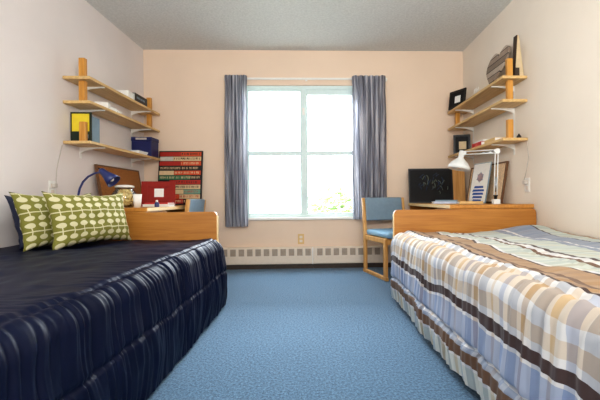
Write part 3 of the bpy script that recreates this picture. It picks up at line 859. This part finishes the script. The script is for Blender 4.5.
# leaning white picture with blue printing
t = thing('picture_print', 'white print with blue striped figure leaning on the tan cork board', 'picture', (XR-.175, 3.37, zd+.003), (R(-11), 0, R(-78)))
obj('frame', B(-.125, .125, -.004, .006, 0, .385), M['greyblue'], t, bevel=.001)
obj('sheet', B(-.118, .118, -.0055, -.004, .007, .378), M['paper'], t)
M['inkblue'] = mat('print_blue', srgb(46, 84, 160), .6, .1); M['inkpink'] = mat('print_pink', srgb(178, 150, 150), .7, .1); M['inkgrey'] = mat('print_grey', srgb(140, 146, 160), .7, .1)
bm = bmesh.new()
for k in range(5):
    w0 = (.070, .088, .082, .074, .066)[k]; z = .150-k*.032
    prism([(-w0, z-.010), (w0, z-.008), (w0*.9, z+.010), (-w0*.85, z+.012)], 1, -.0062, -.0055, bm)
obj('blue_stripes', bm, M['inkblue'], t)
bm = lathe([(.042, 0), (.042, .0008)], 26, Matrix.Translation((0, -.0055, .245)) @ Matrix.Rotation(PI/2, 4, 'X'))
obj('pale_disc', bm, M['inkpink'], t)
bm = bmesh.new()
for k in range(6):
    a = k*PI/3; tube(bm, [(.026*math.cos(a), -.0066, .245+.026*math.sin(a)), (.050*math.cos(a+.5), -.0066, .245+.050*math.sin(a+.5))], .004, 5)
obj('grey_marks', bm, M['inkgrey'], t)
# narrow wooden board in the corner
t = thing('wooden_panel', 'narrow orange wooden panel standing in the corner on right desk', 'panel', (1.545, YB-.132, zd), (R(-5), 0, 0))
obj('panel', B(-.075, .075, -.009, .009, 0, .40), M['oakz'], t, bevel=.003)
obj('top_cap', B(-.078, .078, -.011, .011, .4005, .412), M['plyend'], t, bevel=.003)
# papers and pen
book('notebook', 'white notebook lying open edged on the right desk before black board', 'notebook', (1.20, 3.42, zd), (.16, .24, .020), R(80), M['paper_blue'])
book('book', 'thin blue book lying on the white notebook on right desk', 'book', (1.215, 3.43, zd+.0202), (.13, .20, .014), R(70), M['greyblue'])
book('paper_pad', 'brown paper pad lying near the leaning print on right desk', 'paper pad', (1.36, 3.25, zd), (.15, .20, .022), R(80), M['tan'])

# swing arm lamp
LX, LY = 1.43, 2.90
t = thing('swing_arm_lamp', 'white swing arm desk lamp clamped to the right desk', 'lamp', (LX, LY, zd))
obj('clamp', B(-.024, .030, -.022, .022, 0, .040), M['metal_w'], t, bevel=.004)
obj('clamp_screw', lathe([(.012, .0405), (.012, .062), (.018, .064), (.018, .072), (.008, .074)], 18), M['black'], t)
e = Vector((.020, .015, .430))
bm = bmesh.new()
for o_ in (-.012, .012): tube(bm, [(o_, 0, .074), (e.x+o_, e.y, e.z)], .0048, 8)
la = obj('lower_arm', bm, M['metal_w'], t)
obj('spring', T([(.003+.0, .004, .10), (.010, .008, .22)], .006, 8), M['chrome'], la)
obj('elbow_joint', lathe([(.022, -.016), (.022, .016)], 20, Matrix.Translation(e) @ Matrix.Rotation(PI/2, 4, 'X')), M['metal_w'], t)
h = Vector((-.175, .20, .440))
bm = bmesh.new()
for o_ in (-.014, .012): tube(bm, [e+Vector((0, 0, o_)), h+Vector((0, 0, o_))], .0048, 8)
ua = obj('upper_arm', bm, M['metal_w'], t)
obj('spring', T([e+(h-e)*.1+Vector((0, 0, -.006)), e+(h-e)*.45+Vector((0, 0, -.006))], .006, 8), M['chrome'], ua)
obj('head_joint', lathe([(.016, -.014), (.016, .014)], 18, Matrix.Translation(h) @ Matrix.Rotation(PI/2, 4, 'X')), M['metal_w'], t)
ax = Matrix.Translation(h+Vector((-.018, 0, .008))) @ Matrix.Rotation(R(12), 4, 'Y') @ Matrix.Rotation(PI, 4, 'X')
sh = obj('lamp_shade', lathe([(.010, -.012), (.022, -.010), (.024, .05), (.034, .062), (.066, .090), (.090, .125), (.096, .152), (.092, .152), (.084, .122), (.058, .092), (.020, .066)], 32, ax), M['metal_w'], t, smooth=True)
obj('bulb', lathe([(.012, .07), (.028, .10), (.030, .12), (.012, .145)], 16, ax), M['paper'], sh)

# ------------------------------------------------------------------ light
wd = bpy.data.worlds.new('sky'); C.world = wd; wd.use_nodes = True
nt = wd.node_tree; bg = nt.nodes['Background']
tc = nd(nt, 'ShaderNodeTexCoord'); sp = nd(nt, 'ShaderNodeSeparateXYZ'); nt.links.new(tc.outputs['Generated'], sp.inputs[0])
cr = nd(nt, 'ShaderNodeMapRange'); nt.links.new(sp.outputs[1], cr.inputs[0])
cr.inputs['From Min'].default_value = -.3; cr.inputs['From Max'].default_value = .3
cr.inputs['To Min'].default_value = 1.4; cr.inputs['To Max'].default_value = 6.5
nt.links.new(cr.outputs[0], bg.inputs['Strength'])
mx = nd(nt, 'ShaderNodeMix', data_type='RGBA'); 
f = nd(nt, 'ShaderNodeMapRange'); nt.links.new(sp.outputs[1], f.inputs[0]); f.inputs['From Min'].default_value = -.3; f.inputs['From Max'].default_value = .3
nt.links.new(f.outputs[0], mx.inputs[0]); mx.inputs[6].default_value = (1, .98, .96, 1); mx.inputs[7].default_value = (.88, .95, 1, 1)
nt.links.new(mx.outputs[2], bg.inputs['Color'])

def area(name, loc, target, sx, sy, power, col):
    l = bpy.data.lights.new(name, 'AREA'); l.shape = 'RECTANGLE'; l.size = sx; l.size_y = sy; l.energy = power; l.color = col
    o = bpy.data.objects.new(name, l); COL.objects.link(o); o.location = loc
    o.rotation_euler = (Vector(target)-Vector(loc)).to_track_quat('-Z', 'Y').to_euler()
    return o
area('sky_light', (-.2, 5.3, 3.1), (-.2, 2.4, .3), 2.2, 1.3, 600, (.86, .94, 1))
area('bounce_fill', (.3, -.30, 1.70), (.3, .5, 2.44), 1.2, .5, 48, (1, .97, .94))  # added fill lamp behind the camera, bounced off the ceiling

# ------------------------------------------------------------------ camera
cam = bpy.data.cameras.new('camera'); co = bpy.data.objects.new('camera', cam); COL.objects.link(co); C.camera = co
cam.sensor_width = 36; cam.lens = 364/600*36
cam.shift_x = -(331.65-300)/600; cam.shift_y = -(200-198.9)/600
co.location = (0, 0, .769)
# level, turned 2 degrees right, rolled half a degree
co.matrix_world = Matrix.Translation((0, 0, .769)) @ Matrix.Rotation(R(-2), 4, 'Z') @ Matrix.Rotation(R(90), 4, 'X') @ Matrix.Rotation(R(-.5), 4, 'Z')
cam.clip_start = .02
C.view_settings.view_transform = 'Standard'
C.view_settings.exposure = .34
try: C.view_settings.look = 'Medium High Contrast'
except TypeError: C.view_settings.look = 'None'
